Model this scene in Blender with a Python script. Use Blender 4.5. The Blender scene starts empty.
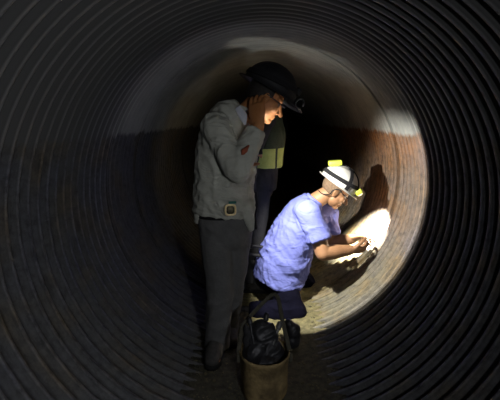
import bpy, bmesh, math, random
from mathutils import Vector, Matrix, noise

random.seed(7)
scene = bpy.context.scene
COL = scene.collection
V = Vector
PI = math.pi

# ------------------------------------------------------------------ camera
R = 0.95                       # radius of the culvert
FPX = 392.0                    # focal length in pixels of a 500 px wide frame
CAM = V((0.0, 0.0, 1.387))
PITCH = math.atan(82 / FPX)
YAW = math.atan(15 / FPX * math.cos(PITCH))
cam_data = bpy.data.cameras.new('camera')
cam_data.sensor_width = 36.0
cam_data.lens = FPX * 36.0 / 500.0
cam_data.clip_start = 0.02
cam = bpy.data.objects.new('camera', cam_data)
cam.location = CAM
cam.rotation_euler = (PI / 2 - PITCH, 0, YAW)
COL.objects.link(cam)
scene.camera = cam
CROT = cam.rotation_euler.to_matrix()


def P(u, v, y):
    """the point at distance y down the pipe seen at picture position u, v"""
    d = CROT @ V(((u - 250) / FPX, -(v - 200) / FPX, -1.0))
    return CAM + d * (y / d.y)


# ------------------------------------------------------------------ materials
def new_mat(name):
    m = bpy.data.materials.new(name)
    m.use_nodes = True
    nt = m.node_tree
    return m, nt, nt.nodes['Principled BSDF']


def N(nt, kind, **kw):
    n = nt.nodes.new(kind)
    for k, v in kw.items():
        if k in n.inputs:
            n.inputs[k].default_value = v
        else:
            setattr(n, k, v)
    return n


def ramp(nt, stops):
    n = nt.nodes.new('ShaderNodeValToRGB')
    e = n.color_ramp.elements
    while len(e) < len(stops):
        e.new(0.5)
    for i, (p, c) in enumerate(stops):
        e[i].position = p
        e[i].color = (c[0], c[1], c[2], 1) if isinstance(c, (tuple, list)) else (c, c, c, 1)
    return n


def mix_rgb(nt, fac, a, b, blend='MIX'):
    n = nt.nodes.new('ShaderNodeMix')
    n.data_type = 'RGBA'
    n.blend_type = blend
    for sock, val in ((0, fac), (6, a), (7, b)):
        if hasattr(val, 'is_output') or hasattr(val, 'links'):
            nt.links.new(val, n.inputs[sock])
        elif sock == 0:
            n.inputs[0].default_value = val
        else:
            n.inputs[sock].default_value = (val[0], val[1], val[2], 1)
    return n.outputs[2]


def simple(name, c1, c2=None, rough=0.7, scale=20.0, bump=0.0, bscale=None, metal=0.0, spec=0.4, stretch=None, crease=0.0):
    m, nt, b = new_mat(name)
    tc = N(nt, 'ShaderNodeTexCoord')
    src = tc.outputs['Object']
    if stretch:
        mp = N(nt, 'ShaderNodeMapping')
        mp.inputs['Scale'].default_value = stretch
        nt.links.new(src, mp.inputs['Vector'])
        src = mp.outputs['Vector']
    if c2 is None:
        c2 = tuple(x * 0.75 for x in c1)
    no = N(nt, 'ShaderNodeTexNoise', Scale=scale, Detail=4.0, Roughness=0.6)
    nt.links.new(src, no.inputs['Vector'])
    rp = ramp(nt, [(0.35, c2), (0.65, c1)])
    nt.links.new(no.outputs['Fac'], rp.inputs['Fac'])
    nt.links.new(rp.outputs['Color'], b.inputs['Base Color'])
    b.inputs['Roughness'].default_value = rough
    b.inputs['Metallic'].default_value = metal
    b.inputs['Specular IOR Level'].default_value = spec
    if bump:
        n2 = N(nt, 'ShaderNodeTexNoise', Scale=bscale or scale * 3, Detail=3.0)
        nt.links.new(src, n2.inputs['Vector'])
        bp = N(nt, 'ShaderNodeBump', Strength=bump, Distance=0.01)
        nt.links.new(n2.outputs['Fac'], bp.inputs['Height'])
        last = bp.outputs['Normal']
        if crease:      # long soft creases in cloth
            mp = N(nt, 'ShaderNodeMapping')
            mp.inputs['Rotation'].default_value = (0.2, 0.5, 0.3)
            mp.inputs['Scale'].default_value = (5.0, 9.0, 14.0)
            nt.links.new(tc.outputs['Object'], mp.inputs['Vector'])
            n3 = N(nt, 'ShaderNodeTexNoise', Scale=1.0, Detail=2.5, Distortion=0.8)
            nt.links.new(mp.outputs['Vector'], n3.inputs['Vector'])
            ab = ramp(nt, [(0.40, 0.75), (0.5, 0.0), (0.60, 1.0)])
            nt.links.new(n3.outputs['Fac'], ab.inputs['Fac'])
            b2 = N(nt, 'ShaderNodeBump', Strength=crease, Distance=0.012)
            nt.links.new(ab.outputs['Color'], b2.inputs['Height'])
            nt.links.new(last, b2.inputs['Normal'])
            last = b2.outputs['Normal']
        nt.links.new(last, b.inputs['Normal'])
    return m


def pipe_material():
    """galvanised steel: pale zinc above the old water mark, rust below it, with grey near the mouth and painted left-wall shade"""
    m, nt, b = new_mat('corrugated_steel')
    L = nt.links.new
    geo = N(nt, 'ShaderNodeNewGeometry')
    sep = N(nt, 'ShaderNodeSeparateXYZ')
    L(geo.outputs['Position'], sep.inputs[0])
    # jagged water mark
    mp = N(nt, 'ShaderNodeMapping')
    mp.inputs['Scale'].default_value = (2.0, 14.0, 3.0)
    L(geo.outputs['Position'], mp.inputs['Vector'])
    n1 = N(nt, 'ShaderNodeTexNoise', Scale=1.6, Detail=6.0, Roughness=0.65)
    L(mp.outputs['Vector'], n1.inputs['Vector'])
    a = N(nt, 'ShaderNodeMath', operation='MULTIPLY_ADD')
    L(n1.outputs['Fac'], a.inputs[0]); a.inputs[1].default_value = 0.14
    L(sep.outputs['Z'], a.inputs[2])
    wl = N(nt, 'ShaderNodeMapRange')
    wl.inputs['From Min'].default_value = 1.345
    wl.inputs['From Max'].default_value = 1.37
    L(a.outputs[0], wl.inputs['Value'])
    # zinc above
    nz = N(nt, 'ShaderNodeTexNoise', Scale=7.0, Detail=5.0)
    L(geo.outputs['Position'], nz.inputs['Vector'])
    zr = ramp(nt, [(0.3, (0.15, 0.155, 0.15)), (0.7, (0.21, 0.215, 0.205))])
    L(nz.outputs['Fac'], zr.inputs['Fac'])
    # rust below, greyer and paler towards the bottom
    hz = N(nt, 'ShaderNodeMapRange')
    hz.inputs['From Min'].default_value = 0.1
    hz.inputs['From Max'].default_value = 1.35
    L(sep.outputs['Z'], hz.inputs['Value'])
    n2 = N(nt, 'ShaderNodeTexNoise', Scale=3.0, Detail=8.0, Roughness=0.7)
    L(geo.outputs['Position'], n2.inputs['Vector'])
    add = N(nt, 'ShaderNodeMath', operation='MULTIPLY_ADD')
    L(n2.outputs['Fac'], add.inputs[0]); add.inputs[1].default_value = 0.5
    L(hz.outputs[0], add.inputs[2])
    sub = N(nt, 'ShaderNodeMath', operation='SUBTRACT')
    L(add.outputs[0], sub.inputs[0]); sub.inputs[1].default_value = 0.25
    rr = ramp(nt, [(0.0, (0.165, 0.145, 0.085)), (0.22, (0.155, 0.13, 0.085)), (0.45, (0.14, 0.108, 0.088)),
                   (0.68, (0.12, 0.082, 0.054)), (0.9, (0.125, 0.058, 0.024))])
    L(sub.outputs[0], rr.inputs['Fac'])
    n3 = N(nt, 'ShaderNodeTexNoise', Scale=30.0, Detail=6.0, Roughness=0.75)
    L(geo.outputs['Position'], n3.inputs['Vector'])
    sp = ramp(nt, [(0.36, 0.55), (0.55, 1.0)])
    L(n3.outputs['Fac'], sp.inputs['Fac'])
    # the length nearest the mouth is dark grey instead of rusty
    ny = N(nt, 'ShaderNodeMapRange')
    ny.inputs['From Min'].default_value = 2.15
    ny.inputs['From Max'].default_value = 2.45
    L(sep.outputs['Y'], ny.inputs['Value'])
    nxm = N(nt, 'ShaderNodeMapRange')  # left wall's shade below the water mark, painted in as grey
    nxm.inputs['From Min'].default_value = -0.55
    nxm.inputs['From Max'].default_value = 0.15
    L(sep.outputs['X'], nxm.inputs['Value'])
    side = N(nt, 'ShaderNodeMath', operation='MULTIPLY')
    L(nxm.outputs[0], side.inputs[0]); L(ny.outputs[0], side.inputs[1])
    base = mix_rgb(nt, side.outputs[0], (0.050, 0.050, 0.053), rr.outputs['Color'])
    # flecks and streaks that follow the corrugations round the pipe
    zc = N(nt, 'ShaderNodeMath', operation='SUBTRACT')
    L(sep.outputs['Z'], zc.inputs[0]); zc.inputs[1].default_value = R
    an = N(nt, 'ShaderNodeMath', operation='ARCTAN2')
    L(zc.outputs[0], an.inputs[0]); L(sep.outputs['X'], an.inputs[1])
    cmb = N(nt, 'ShaderNodeCombineXYZ')
    L(an.outputs[0], cmb.inputs['X']); L(sep.outputs['Y'], cmb.inputs['Y'])
    mp2 = N(nt, 'ShaderNodeMapping')
    mp2.inputs['Scale'].default_value = (5.0, 26.0, 1.0)
    L(cmb.outputs[0], mp2.inputs['Vector'])
    n4 = N(nt, 'ShaderNodeTexNoise', Scale=2.2, Detail=7.0, Roughness=0.72)
    L(mp2.outputs['Vector'], n4.inputs['Vector'])
    st = ramp(nt, [(0.34, 0.30), (0.47, 0.85), (0.62, 1.12)])
    L(n4.outputs['Fac'], st.inputs['Fac'])
    n5 = N(nt, 'ShaderNodeTexNoise', Scale=4.5, Detail=3.0)
    L(geo.outputs['Position'], n5.inputs['Vector'])
    tint = ramp(nt, [(0.35, (0.92, 0.95, 1.10)), (0.5, (1, 1, 1)), (0.66, (1.22, 1.02, 0.72))])
    L(n5.outputs['Fac'], tint.inputs['Fac'])
    base = mix_rgb(nt, 1.0, base, st.outputs['Color'], 'MULTIPLY')
    base = mix_rgb(nt, 1.0, base, tint.outputs['Color'], 'MULTIPLY')
    rust = mix_rgb(nt, 1.0, base, sp.outputs['Color'], 'MULTIPLY')
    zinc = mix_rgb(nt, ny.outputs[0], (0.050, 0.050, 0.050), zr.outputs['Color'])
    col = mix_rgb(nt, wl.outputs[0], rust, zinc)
    # the crests of the corrugations are paler near the mouth
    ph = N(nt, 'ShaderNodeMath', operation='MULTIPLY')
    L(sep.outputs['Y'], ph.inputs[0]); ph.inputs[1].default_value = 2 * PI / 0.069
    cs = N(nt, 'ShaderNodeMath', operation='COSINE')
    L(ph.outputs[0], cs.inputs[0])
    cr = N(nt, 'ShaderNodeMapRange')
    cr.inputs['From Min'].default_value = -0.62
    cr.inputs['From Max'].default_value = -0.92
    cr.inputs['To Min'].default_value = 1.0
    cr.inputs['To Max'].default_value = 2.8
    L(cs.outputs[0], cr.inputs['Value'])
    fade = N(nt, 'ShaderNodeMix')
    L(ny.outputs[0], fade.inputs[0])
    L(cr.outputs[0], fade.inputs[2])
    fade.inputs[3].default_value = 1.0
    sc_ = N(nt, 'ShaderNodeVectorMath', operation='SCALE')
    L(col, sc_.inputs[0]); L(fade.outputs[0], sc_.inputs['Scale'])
    L(sc_.outputs[0], b.inputs['Base Color'])
    b.inputs['Roughness'].default_value = 0.55
    b.inputs['Specular IOR Level'].default_value = 0.35
    bp = N(nt, 'ShaderNodeBump', Strength=0.35, Distance=0.004)
    L(n3.outputs['Fac'], bp.inputs['Height'])
    L(bp.outputs['Normal'], b.inputs['Normal'])
    return m


M = {}
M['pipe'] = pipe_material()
M['silt'] = simple('silt', (0.22, 0.195, 0.10), (0.11, 0.10, 0.055), 0.95, 28, 0.8, 90, spec=0.1)
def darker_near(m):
    # the silt nearest the mouth is darker and greyer
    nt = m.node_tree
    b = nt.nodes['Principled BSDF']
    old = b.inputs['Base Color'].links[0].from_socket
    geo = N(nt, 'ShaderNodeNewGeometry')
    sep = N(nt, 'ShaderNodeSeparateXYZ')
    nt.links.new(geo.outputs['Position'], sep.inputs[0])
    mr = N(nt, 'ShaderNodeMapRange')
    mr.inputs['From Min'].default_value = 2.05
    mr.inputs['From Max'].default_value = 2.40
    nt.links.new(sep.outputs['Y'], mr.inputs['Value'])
    near_col = mix_rgb(nt, 1.0, old, (0.42, 0.44, 0.62), 'MULTIPLY')
    nt.links.new(mix_rgb(nt, mr.outputs[0], near_col, old), b.inputs['Base Color'])


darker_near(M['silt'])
M['stone'] = simple('stone', (0.17, 0.15, 0.09), (0.06, 0.055, 0.035), 0.95, 9, 0.5, 60, spec=0.1)
M['skin'] = simple('skin', (0.29, 0.155, 0.080), (0.245, 0.125, 0.063), 0.55, 14, 0.15, 120)
M['skin_dark'] = simple('skin_tanned', (0.42, 0.185, 0.070), (0.36, 0.145, 0.052), 0.55, 14, 0.15, 120)
M['blue_cloth'] = simple('blue_cotton', (0.138, 0.158, 0.43), (0.122, 0.142, 0.405), 0.85, 6, 0.25, 45, spec=0.15, crease=0.22)
M['navy'] = simple('navy_cotton', (0.005, 0.005, 0.012), (0.0035, 0.0035, 0.008), 0.95, 8, 0.3, 60, spec=0.03)
M['grey_cloth'] = simple('grey_cotton', (0.41, 0.415, 0.365), (0.32, 0.325, 0.285), 0.9, 7, 0.3, 55, spec=0.12, crease=0.38)
M['pale_cloth'] = simple('pale_cotton', (0.55, 0.57, 0.64), (0.45, 0.47, 0.55), 0.9, 9, 0.2, 60, spec=0.12)
M['charcoal'] = simple('charcoal_denim', (0.12, 0.12, 0.12), (0.095, 0.095, 0.095), 0.92, 12, 0.35, 70, spec=0.12)
M['dark_cloth'] = simple('dark_grey_cloth', (0.036, 0.036, 0.038), (0.026, 0.026, 0.028), 0.92, 12, 0.3, 60, spec=0.12)
M['vest'] = simple('dark_green_cloth', (0.060, 0.075, 0.052), (0.042, 0.055, 0.038), 0.9, 14, 0.3, 70, spec=0.12)
M['lime'] = simple('lime_cloth', (0.50, 0.58, 0.19), (0.40, 0.47, 0.14), 0.8, 16, 0.3, 70, spec=0.2)
M['black'] = simple('black_rubber', (0.012, 0.012, 0.013), (0.008, 0.008, 0.009), 0.75, 20, 0.2, 80, spec=0.25)
M['black_hat'] = simple('black_plastic', (0.016, 0.016, 0.018), (0.010, 0.010, 0.012), 0.6, 18, 0.15, 60, spec=0.3)
M['strap'] = simple('black_webbing', (0.015, 0.015, 0.017), (0.010, 0.010, 0.012), 0.85, 60, 0.3, 200, spec=0.15)
M['white_hat'] = simple('white_plastic', (0.46, 0.46, 0.44), (0.38, 0.38, 0.36), 0.35, 12, 0.0)
M['yellow'] = simple('yellow_green_plastic', (0.46, 0.54, 0.06), (0.40, 0.47, 0.05), 0.4, 10, 0.0)
M['boot'] = simple('worn_leather', (0.075, 0.072, 0.068), (0.045, 0.043, 0.042), 0.8, 16, 0.4, 70, spec=0.2)
M['sole'] = simple('boot_rubber', (0.016, 0.016, 0.016), None, 0.85, 16, 0.3, 70, spec=0.2)
M['hair'] = simple('dark_hair', (0.020, 0.016, 0.013), (0.010, 0.008, 0.007), 0.7, 60, 0.6, 200, stretch=(1, 1, 0.2))
M['grey_hair'] = simple('grey_hair', (0.16, 0.105, 0.065), (0.10, 0.065, 0.04), 0.8, 90, 0.6, 240)
M['brass'] = simple('brass', (0.90, 0.74, 0.42), (0.80, 0.62, 0.32), 0.35, 30, 0.0, metal=0.25)
M['dark_brass'] = simple('dark_brass', (0.10, 0.085, 0.045), (0.05, 0.045, 0.03), 0.5, 30, 0.0, metal=0.6)
M['teal'] = simple('teal_cloth', (0.05, 0.20, 0.17), None, 0.8, 30)
M['red'] = simple('red_cloth', (0.32, 0.085, 0.04), (0.24, 0.06, 0.03), 0.85, 30, 0.2, 90)
M['bucket'] = simple('stained_canvas', (0.36, 0.265, 0.125), (0.13, 0.095, 0.05), 0.9, 11, 0.5, 60, spec=0.12)
M['webbing'] = simple('khaki_webbing', (0.085, 0.080, 0.060), (0.055, 0.052, 0.040), 0.9, 40, 0.3, 160, spec=0.12)
M['tool_dark'] = simple('dark_tool_steel', (0.05, 0.05, 0.055), (0.025, 0.025, 0.028), 0.5, 25, 0.2, 90, metal=0.5)
M['tool_grey'] = simple('grey_tool_steel', (0.16, 0.16, 0.155), (0.10, 0.10, 0.10), 0.5, 25, 0.2, 90, metal=0.3)
M['eye'] = simple('eye_white', (0.38, 0.33, 0.28), None, 0.2, 5)
M['iris'] = simple('eye_iris', (0.02, 0.015, 0.01), None, 0.2, 5)
M['lens_glass'] = simple('spectacle_plastic', (0.02, 0.02, 0.022), None, 0.3, 10)


def lamp_lens():
    m, nt, b = new_mat('lit_lamp_lens')
    b.inputs['Base Color'].default_value = (0.9, 0.9, 0.7, 1)
    b.inputs['Emission Color'].default_value = (1.0, 0.96, 0.55, 1)
    b.inputs['Emission Strength'].default_value = 1.6
    return m


M['lens'] = lamp_lens()


# ------------------------------------------------------------------ shape helpers
def ring_loft(bm, stations, seg=20, closed_ends=True):
    """stations: list of (centre, axis_a, axis_b) vectors; joins the ellipses into a closed tube"""
    rings = []
    for c, a, b in stations:
        rings.append([bm.verts.new(c + a * math.cos(2 * PI * k / seg) + b * math.sin(2 * PI * k / seg)) for k in range(seg)])
    for r0, r1 in zip(rings, rings[1:]):
        for k in range(seg):
            bm.faces.new((r0[k], r0[(k + 1) % seg], r1[(k + 1) % seg], r1[k]))
    if closed_ends:
        bm.faces.new(list(reversed(rings[0])))
        bm.faces.new(rings[-1])
    return rings


def loft(bm, pts, rad, side=None, round0=True, round1=True, seg=20, sub=4):
    """tube through pts; rad = r or (a, b) at each point, a measured along side"""
    pts = [V(p) for p in pts]
    rad = [(r, r) if not isinstance(r, (tuple, list)) else r for r in rad]
    # smooth the path with a Catmull-Rom spline
    P2, R2 = [], []
    n = len(pts)
    for i in range(n - 1):
        p0 = pts[max(i - 1, 0)]; p1 = pts[i]; p2 = pts[i + 1]; p3 = pts[min(i + 2, n - 1)]
        for k in range(sub):
            t = k / sub
            q = 0.5 * ((2 * p1) + (p2 - p0) * t + (2 * p0 - 5 * p1 + 4 * p2 - p3) * t * t + (3 * p1 - p0 - 3 * p2 + p3) * t ** 3)
            P2.append(q)
            s = t * t * (3 - 2 * t)
            R2.append((rad[i][0] * (1 - s) + rad[i + 1][0] * s, rad[i][1] * (1 - s) + rad[i + 1][1] * s))
    P2.append(pts[-1]); R2.append(rad[-1])
    st = []
    m = len(P2)
    ref = V(side) if side is not None else None
    prev = None
    frames = []
    for i in range(m):
        t = (P2[min(i + 1, m - 1)] - P2[max(i - 1, 0)]).normalized()
        if ref is not None:
            a = ref - t * ref.dot(t)
        elif prev is None:
            x = V((0, 0, 1)) if abs(t.z) < 0.8 else V((1, 0, 0))
            a = x - t * x.dot(t)
        else:
            a = prev - t * prev.dot(t)
        a.normalize()
        prev = a
        frames.append((t, a, t.cross(a)))
    def cap(i, sgn):
        t, a, b = frames[i]
        ra, rb = R2[i]
        rr = min(ra, rb)
        out = []
        for k in range(1, 5):
            an = k / 4.6 * PI / 2
            out.append((P2[i] + t * sgn * rr * math.sin(an), a * ra * math.cos(an), b * rb * math.cos(an)))
        return out
    if round0:
        st += list(reversed(cap(0, -1)))
    for i in range(m):
        t, a, b = frames[i]
        st.append((P2[i], a * R2[i][0], b * R2[i][1]))
    if round1:
        st += cap(m - 1, 1)
    ring_loft(bm, st, seg)


def ell(bm, c, r, mat=None, seg=20, rings=12):
    mt = Matrix.Translation(V(c)) if mat is None else Matrix.Translation(V(c)) @ mat.to_4x4()
    if not isinstance(r, (tuple, list)):
        r = (r, r, r)
    s = Matrix.Diagonal((r[0], r[1], r[2], 1))
    bmesh.ops.create_uvsphere(bm, u_segments=seg, v_segments=rings, radius=1, matrix=mt @ s)


def box(bm, c, size, mat=None, bevel=0.0):
    mt = Matrix.Translation(V(c)) if mat is None else Matrix.Translation(V(c)) @ mat.to_4x4()
    r = bmesh.ops.create_cube(bm, size=1, matrix=mt @ Matrix.Diagonal((size[0], size[1], size[2], 1)))
    if bevel:
        es = {e for v in r['verts'] for e in v.link_edges}
        bmesh.ops.bevel(bm, geom=list(es), offset=bevel, segments=3, affect='EDGES', profile=0.5)


def link(name, me, mat=None, parent=None, smooth=True):
    if mat is not None and not me.materials:
        me.materials.append(mat)
    if smooth:
        for p in me.polygons:
            p.use_smooth = True
    o = bpy.data.objects.new(name, me)
    COL.objects.link(o)
    if parent is not None:
        o.parent = parent
        o.matrix_parent_inverse = parent.matrix_world.inverted()
    return o


def obj(name, bm, mat, parent=None, smooth=True):
    bmesh.ops.recalc_face_normals(bm, faces=bm.faces[:])
    me = bpy.data.meshes.new(name)
    bm.to_mesh(me)
    bm.free()
    return link(name, me, mat, parent, smooth)


def evaluate(bm, mods):
    me = bpy.data.meshes.new('raw')
    bmesh.ops.recalc_face_normals(bm, faces=bm.faces[:])
    bm.to_mesh(me)
    bm.free()
    o = bpy.data.objects.new('raw', me)
    COL.objects.link(o)
    for typ, kw in mods:
        md = o.modifiers.new(typ, typ)
        for k, v in kw.items():
            setattr(md, k, v)
    dg = bpy.context.evaluated_depsgraph_get()
    dg.update()
    out = bpy.data.meshes.new_from_object(o.evaluated_get(dg))
    bpy.data.objects.remove(o)
    bpy.data.meshes.remove(me)
    return out


def flesh(bm, voxel, it=4):
    """one continuous skin over everything in bm"""
    return evaluate(bm, [('REMESH', dict(mode='VOXEL', voxel_size=voxel)),
                         ('SMOOTH', dict(factor=0.5, iterations=it))])


def wrinkle(me, fn):
    new = [v.co + v.normal * fn(v.co, v.normal) for v in me.vertices]
    for v, c in zip(me.vertices, new):
        v.co = c
    me.update()
    return me


def folds(axis, amp, across=3.0, along=16.0, seed=0.0):
    """creases that run along `axis`"""
    ax = V(axis).normalized()
    def f(p, n):
        s = p.dot(ax)
        q = p - ax * s
        w = noise.noise(V((q.x * 3, q.y * 3, q.z * 3 + s * 4 + seed))) * 0.07
        a = V((q.x * along + seed, q.y * along, q.z * along)) + ax * (s * across) + V((w, w, w)) * along
        k = noise.noise(a)
        k2 = noise.noise(a * 2.1 + V((3.1, 1.7, 9.2)))
        r = 1 - abs(k) * 2.2
        return max(amp * (0.9 * max(r, -0.6) - 0.35 + 0.35 * k2), -0.007)
    return f


def frame(fwd, up):
    f = V(fwd).normalized()
    u = V(up)
    u = (u - f * u.dot(f)).normalized()
    l = u.cross(f)
    m = Matrix((f, l, u)).transposed()      # local x = forward, y = left, z = up
    return m


def tag(o, label, cat=None, group=None, kind=None):
    if label:
        o['label'] = label
    if cat:
        o['category'] = cat
    if group:
        o['group'] = group
    if kind:
        o['kind'] = kind
    return o


# ------------------------------------------------------------------ anatomy
def head(bm, c, m, s=1.0):
    """head with its face along local +x"""
    def p(x, y, z):
        return V(c) + m @ V((x * s, y * s, z * s))
    def e(x, y, z, rx, ry, rz, rot=None):
        ell(bm, p(x, y, z), (rx * s, ry * s, rz * s), m if rot is None else m @ rot)
    e(-0.008, 0, 0.030, 0.098, 0.077, 0.092)
    e(0.030, 0, -0.030, 0.060, 0.062, 0.085)
    e(0.022, 0, -0.062, 0.060, 0.056, 0.048)
    e(0.066, 0, -0.098, 0.024, 0.026, 0.020)
    e(0.072, 0, 0.022, 0.020, 0.050, 0.013)            # brow
    for q in (-1, 1):
        e(0.062, 0.036 * q, -0.028, 0.026, 0.026, 0.026)   # cheek
        e(-0.004, 0.079 * q, -0.012, 0.021, 0.008, 0.034, Matrix.Rotation(-0.45 * q, 3, 'Z'))
        e(-0.010, 0.083 * q, -0.006, 0.017, 0.007, 0.022, Matrix.Rotation(-0.6 * q, 3, 'Z'))
        e(0.092, 0.010 * q, -0.043, 0.010, 0.009, 0.008)   # nostrils
    loft(bm, [p(0.080, 0, 0.015), p(0.097, 0, -0.015), p(0.117, 0, -0.040)], [0.010 * s, 0.011 * s, 0.012 * s])
    e(0.084, 0, -0.064, 0.013, 0.024, 0.0065)
    e(0.082, 0, -0.077, 0.012, 0.021, 0.0070)


def eyes(c, m, parent, s=1.0):
    for q in (-1, 1):
        bm = bmesh.new()
        ell(bm, V(c) + m @ V((0.0695 * s, 0.031 * q * s, -0.002)), 0.0125 * s, None, 14, 10)
        e = obj('eye', bm, M['eye'], parent)
        bm = bmesh.new()
        ell(bm, V(c) + m @ V((0.0790 * s, 0.031 * q * s, -0.003)), (0.004 * s, 0.006 * s, 0.006 * s), m, 12, 8)
        obj('iris', bm, M['iris'], e)


def hand(bm, wrist, d, palm, curl=(0.5, 0.55, 0.6, 0.65), thumb_side=1, s=1.0, spread=0.06, thumb=(0.8, 0.55, 0.35)):
    """palm and five fingers; d points to the fingertips, palm is the direction the palm faces"""
    d = V(d).normalized()
    n = V(palm)
    n = (n - d * n.dot(d)).normalized()
    t = d.cross(n) * thumb_side          # towards the thumb
    w = V(wrist)
    L = 0.095 * s
    loft(bm, [w - d * 0.02 * s, w + d * 0.025 * s, w + d * 0.06 * s, w + d * L],
         [(0.026 * s, 0.019 * s), (0.035 * s, 0.018 * s), (0.041 * s, 0.0165 * s), (0.040 * s, 0.012 * s)], t)
    lens = (0.072, 0.081, 0.076, 0.060)
    offs = (0.030, 0.0105, -0.0105, -0.030)
    for i in range(4):
        base = w + d * (L - 0.012 * s) + t * offs[i] * s
        ang = 0.0
        pts = [base]
        dirn = (d + t * spread * (1.5 - i)).normalized()
        ax = n
        for j, fr in enumerate((0.46, 0.30, 0.24)):
            ang += curl[i] * (0.75 if j == 0 else 1.0)
            v = dirn * math.cos(ang) + ax * math.sin(ang)
            pts.append(pts[-1] + v * lens[i] * fr * s * 1.1)
        loft(bm, pts, [0.0100 * s, 0.0090 * s, 0.0082 * s, 0.0070 * s], None, seg=12, sub=3)
    a, b_, c_ = thumb
    b0 = w + d * 0.022 * s + t * 0.024 * s + n * 0.004 * s
    v1 = (d * 0.55 + t * a + n * c_).normalized()
    p1 = b0 + v1 * 0.042 * s
    v2 = (d * 0.85 + t * (a - b_) + n * (c_ + 0.2)).normalized()
    p2 = p1 + v2 * 0.032 * s
    v3 = (d * 0.95 + t * (a - 1.4 * b_) + n * (c_ + 0.4)).normalized()
    loft(bm, [b0, p1, p2, p2 + v3 * 0.024 * s], [0.014 * s, 0.011 * s, 0.0098 * s, 0.0078 * s], None, seg=12, sub=3)


# hard hat dome, in the local frame of a head (x forward, z up)
HX, HY, HZ = 0.136, 0.112, 0.125


def dome(th, ph, grow=0.0):
    """th around, ph 0 at the rim to pi/2 on top"""
    x = (HX + grow) * math.cos(th) * math.cos(ph)
    y = (HY + grow) * math.sin(th) * math.cos(ph)
    z = (HZ + grow) * math.sin(ph) ** 0.9 if ph > 0 else 0.0
    ridge = math.exp(-(y / 0.014) ** 2) * 0.006 * math.sin(ph) ** 0.5 if ph > 0 else 0
    ridge += (math.exp(-((y - 0.045) / 0.010) ** 2) + math.exp(-((y + 0.045) / 0.010) ** 2)) * 0.004 * math.sin(ph) if ph > 0 else 0
    return V((x, y, z + ridge))


def hard_hat(c, m, mat, parent, name='hard_hat', brim=0.022, visor=0.045, s=1.0):
    bm = bmesh.new()
    seg = 64
    rows = []
    for k in range(13):
        ph = PI / 2 * (1 - k / 12) if k < 12 else 0.0
        ph = max(ph, 0.0)
        if k == 0:
            rows.append([bm.verts.new(V(c) + m @ (dome(0, PI / 2) * s))])
            continue
        rows.append([bm.verts.new(V(c) + m @ (dome(2 * PI * j / seg, ph) * s)) for j in range(seg)])
    for k in (1, 2):
        r = []
        for j in range(seg):
            th = 2 * PI * j / seg
            ext = (brim + (visor - brim) * max(math.cos(th), 0) ** 2) * k / 2
            q = V(((HX + ext) * math.cos(th), (HY + ext) * math.sin(th), -0.16 * ext - 0.06 * max(math.cos(th), 0) ** 2 * ext))
            r.append(bm.verts.new(V(c) + m @ (q * s)))
        rows.append(r)
    for j in range(seg):
        bm.faces.new((rows[0][0], rows[1][j], rows[1][(j + 1) % seg]))
    for r0, r1 in zip(rows[1:], rows[2:]):
        for j in range(seg):
            bm.faces.new((r0[j], r1[j], r1[(j + 1) % seg], r0[(j + 1) % seg]))
    me = evaluate(bm, [('SOLIDIFY', dict(thickness=0.0035, offset=-1.0))])
    return link(name, me, mat, parent)


def band(c, m, path, width, mat, parent, name, s=1.0, thick=0.003):
    """a webbing strip lying on the dome; path = list of (th, ph)"""
    bm = bmesh.new()
    pts = [dome(t, p, 0.0035) for t, p in path]
    prev = None
    for i, q in enumerate(pts):
        t = (pts[min(i + 1, len(pts) - 1)] - pts[max(i - 1, 0)]).normalized()
        nrm = V((q.x / HX ** 2, q.y / HY ** 2, q.z / HZ ** 2)).normalized()
        w = t.cross(nrm).normalized() * width / 2
        cur = [bm.verts.new(V(c) + m @ ((q + a) * s)) for a in (w - nrm * thick, -w - nrm * thick, -w + nrm * thick, w + nrm * thick)]
        if prev:
            for k in range(4):
                bm.faces.new((prev[k], prev[(k + 1) % 4], cur[(k + 1) % 4], cur[k]))
        else:
            bm.faces.new(cur)
        prev = cur
    bm.faces.new(list(reversed(prev)))
    return obj(name, bm, mat, parent, False)


def boot(bm, ankle, heading, ground, s=1.0):
    """returns nothing; adds a work boot standing with its sole at ground"""
    h = V((heading[0], heading[1], 0)).normalized()
    sd = V((-h.y, h.x, 0))
    a = V(ankle)
    b = V((a.x, a.y, ground))
    loft(bm, [b + V((0, 0, 0.20)) - h * 0.005, b + V((0, 0, 0.13)) - h * 0.005, b + V((0, 0, 0.075)) + h * 0.0],
         [(0.050 * s, 0.055 * s), (0.047 * s, 0.052 * s), (0.048 * s, 0.058 * s)], sd, True, True)
    loft(bm, [b - h * 0.055 + V((0, 0, 0.050)), b + h * 0.03 + V((0, 0, 0.058)), b + h * 0.11 + V((0, 0, 0.047)), b + h * 0.175 + V((0, 0, 0.038))],
         [(0.038 * s, 0.040 * s), (0.043 * s, 0.046 * s), (0.051 * s, 0.036 * s), (0.040 * s, 0.026 * s)], sd, True, True)


def sole(bm, ankle, heading, ground, s=1.0):
    h = V((heading[0], heading[1], 0)).normalized()
    sd = V((-h.y, h.x, 0))
    b = V((ankle[0], ankle[1], ground))
    prof = [(-0.095, 0.020), (-0.085, 0.036), (-0.04, 0.041), (0.02, 0.038), (0.09, 0.051), (0.15, 0.050), (0.19, 0.036), (0.207, 0.018)]
    lo, hi = [], []
    for sgn in (1, -1):
        for x, w in (prof if sgn == 1 else reversed(prof)):
            q = b + h * x * s + sd * w * s * sgn
            lo.append(bm.verts.new(q + V((0, 0, 0.001))))
            hi.append(bm.verts.new(q + V((0, 0, 0.024))))
    n = len(lo)
    for k in range(n):
        bm.faces.new((lo[k], lo[(k + 1) % n], hi[(k + 1) % n], hi[k]))
    bm.faces.new(list(reversed(lo)))
    bm.faces.new(hi)


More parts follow.
